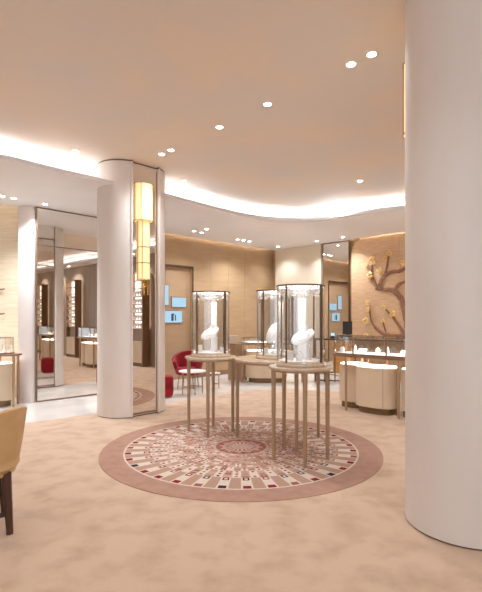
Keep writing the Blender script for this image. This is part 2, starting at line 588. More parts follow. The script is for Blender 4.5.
make_sconce(C2, 0.39, -1, 'tall tiered amber glass wall lamp in the mirrored niche of the left column')
make_sconce(C1, 0.407, 1, 'amber wall lamp on the hidden side of the large right column, only its edge showing')
# ------------------------------------------------------------------ downlights
def ray(px, py, h):
    d = (h - EYE) * 453.0 / (318.0 - py)
    return ((px - 241.0) / 453.0 * d, d)
proto_dl = None
def downlight(px=None, py=None, h=Z_UP, xy=None, power=None, label='', group='recessed downlights in the ceiling'):
    global proto_dl
    x, y = xy if xy else ray(px, py, h)
    if proto_dl is None:
        root = empty('downlight')
        bm = B()
        ringprism(bm, circle(.052, 24), circle(.040, 24), -0.006, 0.004)
        finish(bm, 'trim_ring', M['white'], root, smooth=True)
        bm = B()
        cyl(bm, (0, 0, -.0035), .040, .040, .004, 24)
        finish(bm, 'lens', M['lens'], root)
        proto_dl = root
        c = root
    else:
        c = copy_tree(proto_dl)
    c.location = (x, y, h)
    c['label'] = label; c['category'] = 'downlight'; c['group'] = group
    if power:
        ld = bpy.data.lights.new('downlight_beam', 'SPOT')
        ld.energy = power; ld.color = (.84, .92, 1.0); ld.spot_size = R(125); ld.spot_blend = .8; ld.shadow_soft_size = .05
        lo = bpy.data.objects.new('downlight_beam', ld); COL.objects.link(lo)
        lo.location = (x, y, h - .03)
    return c
PW = 45
GU = 'downlights in the raised ceiling'
GS = 'downlights in the lower soffit'
for px, py, lab in ((351, 64, 'left one of the pair of downlights nearest the large right column'),
                    (371.7, 54, 'right one of the pair of downlights nearest the large right column'),
                    (267.6, 104, 'single downlight in the middle of the raised ceiling, nearer the pair'),
                    (219.6, 127, 'single downlight in the raised ceiling, between middle light and left column'),
                    (161.9, 154, 'left one of the close pair just beyond the left column top'),
                    (170.8, 150, 'right one of the close pair just beyond the left column top'),
                    (75.7, 151, 'lone downlight left of the left column, above the glowing cove'),
                    (183.8, 181, 'downlight close to the cove right of the left column'),
                    (360, 181, 'downlight in the raised ceiling in front of the blossom panel'),
                    (339.7, 203.5, 'downlight right against the cove near its far bend')):
    downlight(px, py, Z_UP, power=PW, label=lab, group=GU)
for px, py, lab in ((45, 204, 'soffit downlight above the left edge of the tall wall mirror'),
                    (2, 196, 'soffit downlight at the left frame edge above the papered wall'),
                    (13.4, 198, 'soffit downlight second from the left frame edge'),
                    (194, 231, 'leftmost of the three clustered soffit lights by the tan wall'),
                    (201.7, 232.5, 'lowest of the three clustered soffit lights by the tan wall'),
                    (206.7, 229, 'rightmost of the three clustered soffit lights by the tan wall'),
                    (237.6, 239.5, 'left light of the row of three above the middle glass case'),
                    (243.4, 240.2, 'middle light of the row of three above the middle glass case'),
                    (249.4, 241.4, 'right light of the row of three above the middle glass case'),
                    (278, 246.6, 'soffit light over the corner of the cream bay'),
                    (316.6, 241, 'soffit light before the top of the cream bay'),
                    (342.8, 237, 'soffit light before the narrow back mirror')):
    downlight(px, py, Z_SOF, power=(110 if px < 100 else (52 if px < 300 else 80)), label=lab, group=GS)
for xy in ((-3.2, 2.2), (0, 2.4), (3.4, 2.4), (-3.2, -.8), (0, -.8), (3.4, -.8), (-5.2, 1.0), (5.8, 1.0), (-2.4, 4.2), (4.0, 4.8)):  # unseen lamps added to light the foreground evenly
    downlight(xy=xy, power=PW, label='unseen recessed downlight added behind or beside the camera to even the foreground light', group='added downlights evening the foreground light')
for xy in ((5.6, 5.1), (6.6, 4.1), (3.9, 8.6), (-5.6, 6.6)):  # further unseen soffit lamps, added at the sides for more even light
    downlight(xy=xy, h=Z_SOF, power=120, label='unseen soffit downlight added off to the side for more even light', group='added soffit downlights at the sides')

# ------------------------------------------------------------------ round rug
RUGC = (0.0, 5.24)
def make_rug():
    root = empty('round_rug', (RUGC[0], RUGC[1], 0.0081))
    bm = B()
    ringprism(bm, circle(1.572, 128), circle(1.32, 128), 0, 0.006)
    finish(bm, 'border', M['rug_edge'], root)
    names = ['cream', 'tan', 'rose', 'red', 'black', 'blush', 'dusty']
    idx = {n: i for i, n in enumerate(names)}
    rnd = random.Random(3)
    rings = []                                   # (r0, r1, kind, parity)
    edges = [1.32, 1.30, 1.235, 1.18, 1.10, 1.03, .965, .90, .84, .785, .73, .68, .63, .585, .54, .50, .46, .42, .385, .35, .32, .29, .25, .215, .18, .145, .11, .06, 0.001]
    NC, SUB = 72, 6
    bm = B()
    NA = NC * SUB
    levels = [edges[0]]
    for a, b in zip(edges[:-1], edges[1:]):
        levels += [a - (a - b) * t / 4 for t in (1, 2, 3, 4)]
    verts = [[bm.verts.new((r * math.cos(2 * PI * k / NA), r * math.sin(2 * PI * k / NA), .007)) for k in range(NA)] for r in levels]
    for ri in range(len(edges) - 1):
        nc = NC if ri < 13 else 36
        sub = NA // nc
        cells = []
        for c in range(nc):
            par = (c + (0, 0, 0, 0, 0, 1, 1, 1, 0, 0, 1, 1, 0, 0, 1, 1, 0, 0, 1, 1, 0, 0, 0, 0, 0, 0, 0, 0)[min(ri, 27)]) % 2
            base = 'cream' if par == 0 else 'tan'
            mark = None
            if ri == 0: base = 'cream'
            elif ri == 1: mark = ('dot', rnd.choice(['red', 'red', 'red', 'red', 'red', 'dusty', 'black'])) if par == 0 else None
            elif ri in (2, 3): pass
            elif ri == 4: mark = ('outline', rnd.choice(['rose', 'dusty', 'dusty', 'red', 'black'])) if par == 0 else None
            elif ri < 20:
                if base == 'tan': base = rnd.choice(['tan', 'tan', 'blush', 'blush'])
                elif ri > 8: base = rnd.choice(['cream', 'blush', 'cream', 'tan'])
                q = rnd.random()
                if par == 0 and q < .8: mark = ('dot', rnd.choice(['red', 'black', 'rose', 'red', 'dusty', 'dusty', 'red']))
                elif q < .20 and ri < 14: mark = ('outline', rnd.choice(['rose', 'dusty']))
                elif q < .45: mark = ('bar', rnd.choice(['rose', 'dusty', 'rose']))
            elif ri == 20: base = 'blush'
            elif ri == 21: base = 'dusty' if c % 2 else 'rose'
            elif ri == 22: base = ('dusty', 'rose', 'blush')[c % 3]
            elif ri == 23: base = 'blush'
            elif ri == 24: base = 'blush' if c % 2 else 'rose'
            elif ri == 25: base = 'cream' if c % 2 else 'dusty'
            else: base = 'blush'
            cells.append((base, mark))
        for t in range(4):
            L = ri * 4 + t
            for k in range(NA):
                base, mark = cells[k // sub]
                s = (k % sub) * 6 // sub
                col = base
                if mark:
                    kd, mc = mark
                    if kd == 'dot' and s in (2, 3) and (t in (1, 2) or ri == 1): col = mc
                    elif kd == 'dot' and ri == 1 and s in (1, 4): col = mc
                    elif kd == 'outline' and ((s in (1, 4)) or (s in (1, 2, 3, 4) and t in (0, 3))): col = mc
                    elif kd == 'bar' and s in (1, 2, 3, 4) and t in (1, 2): col = mc
                f = bm.faces.new((verts[L][k], verts[L][(k + 1) % NA], verts[L + 1][(k + 1) % NA], verts[L + 1][k]))
                f.material_index = idx[col]
    prism(bm, circle(1.32, 96), 0, .005)
    finish(bm, 'patterned_field', [M['rug_' + n] for n in names], root)
    tag(root, 'large round rug with rosette of red, pink and cream blocks and dusty pink border', 'rug')
make_rug()

# ------------------------------------------------------------------ tall round display tables
def make_table(c, rtop, rleg, rot, label, legr=(.025, .019)):
    root = empty('display_table', (c[0], c[1], 0.0156), rot)
    H = 0.985
    bm = B()
    lathe(bm, [(0, H - .034), (rtop - .012, H - .034), (rtop, H - .026), (rtop, H - .006), (rtop - .005, H), (0, H)], 64)
    finish(bm, 'tabletop', M['tabletop'], root, smooth=True)
    bm = B()
    ringprism(bm, circle(rtop - .028, 64), circle(rtop - .05, 64), H - .052, H - .034)
    finish(bm, 'apron', M['leg'], root, smooth=True)
    for k in range(4):
        a = k * PI / 2
        bm = B()
        rt = rtop - .042
        rod(bm, (rleg * math.cos(a), rleg * math.sin(a), 0), (min(rt, rleg + .0) * math.cos(a), min(rt, rleg + .0) * math.sin(a), H - .036), legr[1], legr[0], 20)
        finish(bm, 'leg', M['leg'], root, smooth=True)
    tag(root, label, 'table', 'round display tables on the rug')
    return root
T1, T2, T3 = (-.397, 5.94), (.463, 5.665), (.627, 4.77)
make_table(T1, .335, .29, R(-3), 'left-hand tall round display table on the rug')
make_table(T2, .55, .51, R(3), 'middle and widest tall round display table, behind the nearest one')
make_table(T3, .335, .285, R(1.5), 'nearest tall round display table, slim tapered legs, on the rug')

TZ = 1.0005
def make_case(c, rot, label):
    root = empty('glass_display_case', (c[0], c[1], TZ), rot)
    bm = B()
    lathe(bm, [(0, 0), (.255, 0), (.262, .008), (.262, .024), (.252, .030), (.252, .045), (.245, .052), (0, .052)], 64)
    finish(bm, 'base', M['tabletop'], root, smooth=True)
    bm = B()
    lathe(bm, [(0, .052), (.232, .052), (.236, .054), (.236, .058), (.23, .060), (0, .060)], 48)
    finish(bm, 'display_pad', M['white'], root, smooth=True)
    H = .842
    n = 64
    bm = B()
    ringprism(bm, circle(.248, n), circle(.243, n), .052, H - .014)
    finish(bm, 'glass_cylinder', M['glass'], root, smooth=True)
    bm = B()
    ringprism(bm, circle(.239, n), circle(.236, n), H - .10, H - .014)
    finish(bm, 'etched_band', M['etched'], root, smooth=True)
    bm = B()
    ringprism(bm, circle(.258, n), circle(.232, n), H - .016, H)
    finish(bm, 'top_ring', M['darkbronze'], root, smooth=True)
    bm = B()
    cyl(bm, (0, 0, H - .012), .232, .232, .006, 48)
    finish(bm, 'top_glass', M['glass'], root)
    for k in range(4):
        a = k * PI / 2
        bm = B()
        x, y = .252 * math.cos(a), .252 * math.sin(a)
        w = (.032, .016) if k == 0 else (.016, .012)
        box(bm, (x, y, (.045 + H - .010) / 2), (w[1], w[0], H - .055), a)
        finish(bm, 'post', M['darkbronze'], root, bevel=.002)
    bm = B()
    ringprism(bm, circle(.232, 48), circle(.222, 48), H - .022, H - .0165)
    finish(bm, 'light_ring', M['caselamp'], root)
    tag(root, label, 'display case', 'cylindrical glass cases on round tables')
    ld = bpy.data.lights.new('case_light', 'AREA'); ld.shape = 'DISK'; ld.size = .12; ld.energy = 3.0; ld.color = (1, .97, .94)
    lo = bpy.data.objects.new('case_light', ld); COL.objects.link(lo)
    lo.location = (c[0], c[1], TZ + H - .05)
    return root
K2 = (.445, 5.665)
make_case(T1, R(-40), 'cylindrical glass display case on the left-hand round table')
make_case(K2, R(-44), 'cylindrical glass display case on the middle wide round table')
make_case(T3, R(-42), 'cylindrical glass display case on the nearest round table')

PADZ = TZ + .0605
def bust_mesh(roll):
    """necklace bust: neck rising from an oval shoulder plate that faces the front and rolls to one side"""
    bm = B()
    g = bmesh.ops.create_uvsphere(bm, u_segments=28, v_segments=16, radius=1.0)
    for v in g['verts']:
        if v.co.z < -.2: v.co.z = -.2 + (v.co.z + .2) * .3
    mx = Matrix.Rotation(roll, 4, 'Y') @ Matrix.Rotation(R(50), 4, 'X') @ Matrix.Diagonal((.135, .080, .024, 1))
    bmesh.ops.transform(bm, matrix=mx, verts=g['verts'])
    k = abs(math.sin(roll))
    lathe(bm, [(0, -.05), (.050, -.05), (.040, -.02), (.033, .015), (.031, .055), (.033, .062), (0, .064)], 24,
          Matrix.Translation((.015 + .03 * k, .03, .045 + .03 * k)) @ Matrix.Rotation(R(12), 4, 'Y'))
    return bm

def make_bust_stand(c, rz, label, hi=.19, roll=R(-30)):
    root = empty('necklace_bust', (c[0], c[1], PADZ), rz)
    bm = B()
    lathe(bm, [(0, 0), (.04, 0), (.04, .006), (.033, .012), (.033, hi - .02), (.037, hi - .012), (.037, hi), (0, hi)], 28)
    pd = finish(bm, 'pedestal', M['white'], root, smooth=True)
    pd.location = (.035, .0, 0)
    o = finish(bust_mesh(roll), 'bust', M['white'], root, smooth=True)
    o.location = (-.03, -.02, hi + .05)
    R3 = Matrix.Rotation(roll, 4, 'Y') @ Matrix.Rotation(R(50), 4, 'X')
    bm = B()
    prev = None
    for k in range(15):                         # fine chain lying over the front of the plate
        t = PI + PI * k / 14
        x, y = .075 * math.cos(t), .045 * math.sin(t)
        z = .024 * math.sqrt(max(0, 1 - (x / .125) ** 2 - (y / .085) ** 2)) + .002
        q = R3 @ Vector((x, y, z))
        if prev is not None: rod(bm, prev, q, .0024, n=5)
        prev = q
    finish(bm, 'chain', M['silver'], o)
    bm = B()
    lathe(bm, [(0, -.010), (.009, 0), (0, .010)], 10)
    g = finish(bm, 'pendant', M['silver'], o)
    g.location = R3 @ Vector((0, -.047, .024))
    tag(root, label, 'necklace display', 'white necklace busts in the glass cases')
    return root
make_bust_stand((T1[0] + .02, T1[1]), R(-4), 'white necklace bust on pedestal inside the left-hand glass case')
make_bust_stand((T3[0] + .05, T3[1] + .02), R(6), 'white necklace bust on pedestal inside the nearest glass case')
# the middle case shows its bust turned upright
make_bust_stand((K2[0] - .02, K2[1]), R(5), 'white oval necklace bust standing nearly upright inside the middle glass case', hi=.20, roll=R(-66))

def make_panel(c, rz, label):
    root = empty('display_board', (c[0], c[1], PADZ), rz)
    bm = B()
    box(bm, (0, 0, .34), (.075, .014, .62))
    finish(bm, 'board', M['white'], root, bevel=.003)
    bm = B()
    box(bm, (0, 0, .015), (.10, .06, .03))
    finish(bm, 'foot', M['white'], root, bevel=.003)
    tag(root, label, 'display board', 'white upright boards in the glass cases')
    return root
make_panel((T1[0] + .035, T1[1] + .12), R(10), 'narrow white upright board behind the bust in the left-hand case')
make_panel((T3[0] + .03, T3[1] + .13), R(10), 'narrow white upright board behind the bust in the nearest case')
make_panel((K2[0] + .06, K2[1] + .13), R(10), 'narrow white upright board behind the bust in the middle case')

def make_ringstand(c, h, label, metal='gold', w=.05):
    root = empty('ring_stand', (c[0], c[1], PADZ), R(20))
    bm = B()
    box(bm, (0, 0, h / 2), (w, w, h))
    finish(bm, 'block', M['white'], root, bevel=.004)
    bm = B()
    prev = None
    for k in range(17):
        a = 2 * PI * k / 16
        p = (.020 * math.cos(a), 0, h + .024 + .020 * math.sin(a))
        if prev: rod(bm, prev, p, .005, n=6)
        prev = p
    r = finish(bm, 'ring', M[metal], root, smooth=True)
    bm = B()
    lathe(bm, [(0, -.010), (.010, 0), (.006, .006), (0, .006)], 10)
    g = finish(bm, 'gemstone', M['silver'], r)
    g.location = (0, 0, h + .052)
    tag(root, label, 'jewellery stand', 'small jewellery stands in the glass cases')
    return root
make_ringstand((T1[0] - .135, T1[1] - .04), .09, 'small white block with gold ring, left side of the left-hand case', 'gold')
make_ringstand((T1[0] + .15, T1[1] - .09), .06, 'small white block with silver ring, right side of the left-hand case', 'silver')
make_ringstand((T3[0] - .12, T3[1] - .06), .10, 'white block with pink gold ring, left side of the nearest case', 'gold', .06)
make_ringstand((T3[0] - .03, T3[1] - .12), .05, 'low white block with silver ring, front of the nearest case', 'silver')
make_ringstand((K2[0] - .14, K2[1] - .09), .07, 'small white block with gold ring, left side of the middle case', 'gold')
make_ringstand((K2[0] - .05, K2[1] - .15), .04, 'low white block with silver ring, front of the middle case', 'silver')

# ------------------------------------------------------------------ oval sales counters
def make_counter(c, ang, hl, hw, H, legs, drums, label, case=True, caseh=.26, case_l=None, legs_h=None):
    """drums: list of (x, y, half length, half width)"""
    root = empty('sales_counter', (c[0], c[1], 0.008), ang)
    bm = B()
    prism(bm, stadium(hl, hw * .98), H - .032, H)
    finish(bm, 'countertop', M['bronze'], root, smooth=True, bevel=.004)
    for x, y in legs:
        bm = B()
        rod(bm, (x, y, 0), (x, y, H - .03), .019, .024, 16)
        finish(bm, 'leg', M['leg'], root, smooth=True)
    for x, y, a, b in drums:
        bm = B()
        prism(bm, [(px + x, py + y) for px, py in superell(a, b, 2.8)], .10, .72)
        d = finish(bm, 'cabinet', M['cabinet'], root, smooth=True, bevel=.006)
        bm = B()
        prism(bm, [(px + x, py + y) for px, py in superell(a * .86, b * .84, 2.8)], .0, .10)
        finish(bm, 'plinth', M['plinth'], d, smooth=True)
        bm = B()
        prism(bm, [(px + x, py + y) for px, py in superell(a * .93, b * .9, 2.8)], .7205, .728)
        finish(bm, 'lit_top', M['undertray'], d)
        bm = B()
        for t in (.62,):
            p = superell(a, b, 2.8)[48 - 8]
            rod(bm, (x + a * t, y - b * (1 - t ** 2.8) ** (1 / 2.8) - .0005, .115), (x + a * t, y - b * (1 - t ** 2.8) ** (1 / 2.8) - .0005, .705), .003, n=6)
        finish(bm, 'door_joint', M['bronze'], d)
        for sx in (-.5, .5):
            bm = B()
            rod(bm, (x + a * sx, y, .72), (x + a * sx, y, H - .032), .014, n=10)
            finish(bm, 'spacer', M['bronze'], d)
    if case:
        cl = case_l or hl - .05
        cw = hw - .05
        bm = B()
        prism(bm, stadium(cl, cw), H, H + .02)
        finish(bm, 'tray', M['white'], root, smooth=True)
        bm = B()
        ringprism(bm, stadium(cl + .004, cw + .004), stadium(cl - .002, cw - .002), H + .02, H + .022 + caseh)
        g = finish(bm, 'glass_case', M['glass'], root, smooth=True)
        bm = B()
        prism(bm, stadium(cl + .004, cw + .004), H + .022 + caseh, H + .03 + caseh)
        finish(bm, 'glass_lid', M['glass'], root, smooth=True)
        bm = B()
        ringprism(bm, stadium(cl + .010, cw + .010), stadium(cl - .004, cw - .004), H + .0, H + .026)
        finish(bm, 'case_rim', M['bronze'], root, smooth=True)
        bm = B()
        ringprism(bm, stadium(cl + .008, cw + .008), stadium(cl - .002, cw - .002), H + .030 + caseh, H + .036 + caseh)
        finish(bm, 'lid_rim', M['bronze'], root, smooth=True)
        s = cl - cw
        for x in (-s * .6, s * .6):
            bm = B()
            box(bm, (x, -cw - .004, H + .02 + caseh / 2), (.022, .012, caseh))
            finish(bm, 'case_post', M['bronze'], root)
        ld = bpy.data.lights.new('counter_light', 'AREA'); ld.shape = 'RECTANGLE'; ld.size = cl * 1.2; ld.size_y = .12; ld.energy = 7; ld.color = (1, .96, .92)
        lo = bpy.data.objects.new('counter_light', ld); COL.objects.link(lo)
        lo.location = (c[0], c[1], H + caseh + .015); lo.rotation_euler = (0, 0, ang)
    tag(root, label, 'counter')
    return root
CR = (2.18, 7.2)
make_counter(CR, R(-45), .80, .33, .90, [(-.43, -.25), (.46, -.25), (-.43, .25), (.46, .25)],
             [(-.01, .0, .335, .25), (-.52, .17, .24, .22), (.56, .08, .17, .22)],
             'oval sales counter with lit glass top, in front of the blossom art panel')
CB = (.62, 10.75)
make_counter(CB, R(0), .97, .33, .90, [(-.85, .0), (-.6, -.24), (.8, -.22)], [(-.02, -.02, .49, .29)],
             'curved cream counter against the back wall behind the middle case', caseh=.10, case_l=.62)
CL = (-4.75, 7.72)
make_counter(CL, 0, 1.0, .22, .885, [(.95, -.15), (-.95, -.15), (.88, .14), (-.88, .14)], [(.42, .02, .44, .17), (-.45, .02, .36, .17)],
             'straight pale counter in front of the straw papered wall at left', caseh=.24, case_l=.86)
def world_of(c, ang, x, y):
    return (c[0] + x * math.cos(ang) - y * math.sin(ang), c[1] + x * math.sin(ang) + y * math.cos(ang))
kinds = ['block', 'cone', 'slope', 'block', 'cone', 'slope']
def trinket(c, ang, x, y, z, kind, label, group):
    p = world_of(c, ang, x, y)
    root = empty('jewellery_display', (p[0], p[1], z), ang + R(12))
    bm = B()
    if kind == 'block':
        box(bm, (0, 0, .035), (.06, .06, .07))
        box(bm, (0, 0, .08), (.04, .04, .02))
    elif kind == 'cone':
        lathe(bm, [(0, 0), (.038, 0), (.036, .008), (.012, .11), (.006, .125), (0, .128)], 20)
    else:
        v = [bm.verts.new(q) for q in ((-.07, -.05, 0), (.07, -.05, 0), (.07, .05, 0), (-.07, .05, 0), (-.07, -.05, .012), (.07, -.05, .012), (.07, .05, .075), (-.07, .05, .075))]
        for f in ((0, 3, 2, 1), (4, 5, 6, 7), (0, 1, 5, 4), (1, 2, 6, 5), (2, 3, 7, 6), (3, 0, 4, 7)):
            bm.faces.new([v[i] for i in f])
    finish(bm, 'stand', M['white'], root, bevel=.003)
    bm = B()
    if kind == 'cone':
        ringprism(bm, circle(.024, 16), circle(.019, 16), .052, .060)
    elif kind == 'block':
        lathe(bm, [(0, .09), (.014, .092), (.010, .104), (0, .106)], 12)
    else:
        for k in range(6):
            a = PI + PI * k / 6; b_ = PI + PI * (k + 1) / 6
            rod(bm, (.04 * math.cos(a), .03 * math.sin(a), .05 + .03 * math.sin(a) * .63), (.04 * math.cos(b_), .03 * math.sin(b_), .05 + .03 * math.sin(b_) * .63), .0035, n=5)
    finish(bm, 'jewel', M['gold' if kind != 'slope' else 'silver'], root)
    tag(root, label, 'jewellery display', group)
zR = .008 + .90 + .0205
wr = ['leftmost', 'second from left', 'third from left', 'fourth from left', 'fifth from left', 'rightmost visible']
desc = {'block': 'small white stepped block with a gold jewel', 'cone': 'slim white cone with a gold ring', 'slope': 'white sloping pad with a silver necklace'}
for i, x in enumerate((-.62, -.44, -.24, -.02, .2, .42)):
    trinket(CR, R(-45), x, (-.06, .05, -.08, .03, -.07, .06)[i], zR, kinds[i], '%s, %s in the right oval counter' % (desc[kinds[i]], wr[i]), 'displays in the right oval counter')
for i, x in enumerate((.72, .45)):
    trinket(CL, 0, x, 0, .008 + .885 + .0205, kinds[i + 1], '%s, in the left counter case, %s' % (desc[kinds[i + 1]], ('nearest the pier', 'farther left')[i]), 'displays in the left counter')
_cb = [o for o in COL.objects if o.get('label', '').startswith('curved cream counter')][0]
bm = B(); box(bm, (-.70, .14, .43), (.46, .03, .86)); finish(bm, 'back_panel', M['leg'], _cb)
# white boxes on the back counter
for x, s, lab in ((-.82, (.20, .16, .17), 'cream box standing at the left end of the back counter'),):
    p = world_of(CB, 0, x, 0)
    bm = B()
    box(bm, (0, 0, .085), s)
    o = finish(bm, 'gift_box', M['creamwall'], bevel=.005)
    o.location = (p[0] + .02, p[1], .9085)
    b3 = B(); box(b3, (0, 0, .16), (s[0] + .008, s[1] + .008, .03)); finish(b3, 'lid', M['cabinet'], o, bevel=.003)
    tag(o, lab, 'box')

# ------------------------------------------------------------------ blossom art panel
def P_art(px, py):
    """point of the photo on the panel plane x+y = PL -> (s along wall, z)"""
    PL = 14.25
    u = (px - 241) / 453.0
    d = PL / (1 + u)
    X = u * d
    return ((X - 2.78) * math.sqrt(2), EYE + (318 - py) * d / 453.0)
def make_art():
    root = empty('blossom_wall_art', (2.78, 14.25 - 2.78, 0), R(-45))
    # panel face: local x along the wall, local y=0 face, wall behind is +y
    z0, z1, L = .98, 3.46, 2.4
    r = .32
    segx = [(0.02, 1.28), (1.285, L)]
    for i, (a, b) in enumerate(segx):
        bm = B()
        p = [(a, z0), (b, z0), (b, z1)]
        if i == 0:
            for k in range(9):
                t = PI / 2 + PI / 2 * k / 8
                p.append((a + r + r * math.cos(t), z1 - r + r * math.sin(t)))
        else:
            p.append((a, z1))
        f = [bm.verts.new((x, 0, z)) for x, z in p]
        g = [bm.verts.new((x, .04, z)) for x, z in p]
        bm.faces.new(f); bm.faces.new(g[::-1])
        for k in range(len(p)):
            l = (k + 1) % len(p)
            bm.faces.new((f[k], g[k], g[l], f[l]))
        finish(bm, 'panel', M['art'], root)
    bm = B()
    box(bm, (L / 2, -.005, z0 - .02), (L, .06, .03))
    finish(bm, 'bottom_rail', M['darkbronze'], root)
    def branch(pts, w0, w1):
        P = [P_art(*q) for q in pts]
        # refine
        fine = []
        for i in range(len(P) - 1):
            p0 = Vector(P[max(i - 1, 0)]); p1 = Vector(P[i]); p2 = Vector(P[i + 1]); p3 = Vector(P[min(i + 2, len(P) - 1)])
            for k in range(5):
                t = k / 5
                fine.append(.5 * ((2 * p1) + (-p0 + p2) * t + (2 * p0 - 5 * p1 + 4 * p2 - p3) * t * t + (-p0 + 3 * p1 - 3 * p2 + p3) * t ** 3))
        fine.append(Vector(P[-1]))
        bm = B()
        rings = []
        rn = random.Random(len(pts) * 7 + int(w0 * 1000))
        for i, q in enumerate(fine):
            t = i / (len(fine) - 1)
            w = (w0 + (w1 - w0) * t) * rn.uniform(.85, 1.18)
            a = fine[max(i - 1, 0)]; b = fine[min(i + 1, len(fine) - 1)]
            d = (b - a).normalized()
            nrm = Vector((-d.y, d.x))
            ring = []
            for k in range(8):
                th = 2 * PI * k / 8
                o = nrm * (w * math.cos(th))
                ring.append(bm.verts.new((q.x + o.x, -.012 - w * .55 * math.sin(th) * (1 if math.sin(th) > 0 else .2), q.y + o.y)))
            rings.append(ring)
        for a, b in zip(rings[:-1], rings[1:]):
            for k in range(8):
                l = (k + 1) % 8
                bm.faces.new((a[k], a[l], b[l], b[k]))
        bm.faces.new(rings[0]); bm.faces.new(rings[-1][::-1])
        finish(bm, 'branch', M['branch'], root, smooth=True)
    branch([(412, 352), (409, 330), (406.3, 316), (402, 300), (394, 291), (385, 289.5), (377, 288)],   .11, .035)
    branch([(377, 288), (372.5, 278), (372, 267), (372.5, 259)], .05, .018)
    branch([(379, 286), (384, 277), (391.5, 272), (400, 271), (408, 267)], .055, .035)
    branch([(384, 277), (387, 267), (389.4, 255)], .03, .014)
    branch([(394, 291), (400, 284), (408, 281)], .05, .03)
    branch([(412, 337), (402, 336), (387, 335), (376.7, 328.6), (371.4, 320), (369.5, 308)], .07, .014)
    branch([(404, 333), (395, 320), (386, 309.6)], .045, .014)
    branch([(395, 320), (394, 313)], .02, .012)
    branch([(387, 335), (384, 325), (383, 319)], .02, .010)
    fl = [(372.5, 259.5), (367, 265), (390.5, 253.5), (386, 259), (380, 270.5), (370.5, 275.5), (403.5, 263),
          (368.5, 303), (369, 309.5), (385, 307.5), (393.6, 314), (384, 321), (366.5, 321), (367, 335), (374, 263)]
    rn = random.Random(5)
    for px, py in fl:
        s, z = P_art(px, py)
        rad = rn.uniform(.06, .095)
        bm = B()
        for k in range(5):
            a = 2 * PI * k / 5 + rn.random()
            cx, cz = s + rad * .52 * math.cos(a), z + rad * .52 * math.sin(a)
            g = bmesh.ops.create_icosphere(bm, subdivisions=1, radius=1.0)
            bmesh.ops.transform(bm, matrix=Matrix.Translation((cx, -.05, cz)) @ Matrix.Diagonal((rad * .5, .022, rad * .5, 1)), verts=g['verts'])
        f = finish(bm, 'blossom', M['petal'], root, smooth=True)
        bm = B()
        g = bmesh.ops.create_icosphere(bm, subdivisions=1, radius=rad * .2)
        bmesh.ops.translate(bm, vec=(s, -.078, z), verts=g['verts'])
        finish(bm, 'blossom_centre', M['gold'], f, smooth=True)
    tag(root, 'pale gold wall panel with bronze blossom tree in relief and gold flowers', 'wall art')
make_art()

# sprigs on the left papered wall (their tips show at the frame edge)
for z, lab in ((1.5 + (318 - 289.5) * 8.4 / 453, 'upper gold branch tip on the straw papered wall at left edge'),
               (1.5 + (318 - 314) * 8.4 / 453, 'lower gold branch tip on the straw papered wall at left edge')):
    root = empty('wall_branch', (-4.9, LW_Y - .04, z - .05))
    bm = B()
    pts = [(0, 0, -.06), (.15, -.01, -.01), (.3, -.01, .03), (.42, -.01, .05), (.52, -.02, .06)]
    for a, b in zip(pts[:-1], pts[1:]):
        rod(bm, a, b, .016, .012, 8)
    rod(bm, pts[2], (.36, -.02, .12), .009, .005, 6)
    rod(bm, pts[0], (0, .035, -.06), .014, n=8)
    finish(bm, 'twig', M['branch'], root, smooth=True)
    bm = B()
    g = bmesh.ops.create_icosphere(bm, subdivisions=1, radius=1)
    bmesh.ops.transform(bm, matrix=Matrix.Translation((.37, -.02, .13)) @ Matrix.Diagonal((.04, .015, .035, 1)), verts=g['verts'])
    finish(bm, 'leaf', M['petal'], root, smooth=True)
    tag(root, lab, 'wall ornament', 'gold branches on the left wall')

# ------------------------------------------------------------------ screens in the recess
def screen(px0, px1, py0, py1, label, pic=False):
    u0, u1 = (px0 - 241) / 453, (px1 - 241) / 453
    K = 12.62 - .03
    d0, d1 = K / (1 - u0), K / (1 - u1)
    x0, x1 = u0 * d0, u1 * d1
    dm = (d0 + d1) / 2
    z1, z0 = EYE + (318 - py0) * dm / 453, EYE + (318 - py1) * dm / 453
    w = (x1 - x0) * math.sqrt(2)
    root = empty('wall_screen', ((x0 + x1) / 2, (x0 + x1) / 2 + K, z0), R(45))
    bm = B()
    box(bm, (0, .012, (z1 - z0) / 2), (w + .03, .024, z1 - z0 + .03))
    finish(bm, 'housing', M['bronze'], root)
    bm = B()
    box(bm, (0, -.002, (z1 - z0) / 2), (w, .004, z1 - z0))
    s = finish(bm, 'display', M['screen'], root)
    if pic:
        bm = B()
        H = z1 - z0
        box(bm, (-.04, -.006, H * .45), (.07, .003, H * .62))
        box(bm, (.05, -.006, H * .42), (.03, .003, H * .5))
        box(bm, (-.01, -.006, H * .72), (.05, .003, H * .12))
        finish(bm, 'picture', M['screenimg'], s)
    tag(root, label, 'screen')
screen(160.5, 168.6, 285, 305, 'tall lit blue-white screen nearest the left column, in the wall recess')
screen(172, 186, 297.5, 307, 'wide lit blue-white screen right of the tall one in the recess')
screen(165, 182, 311, 322.5, 'lowest lit screen in the recess, showing a dark figure', True)

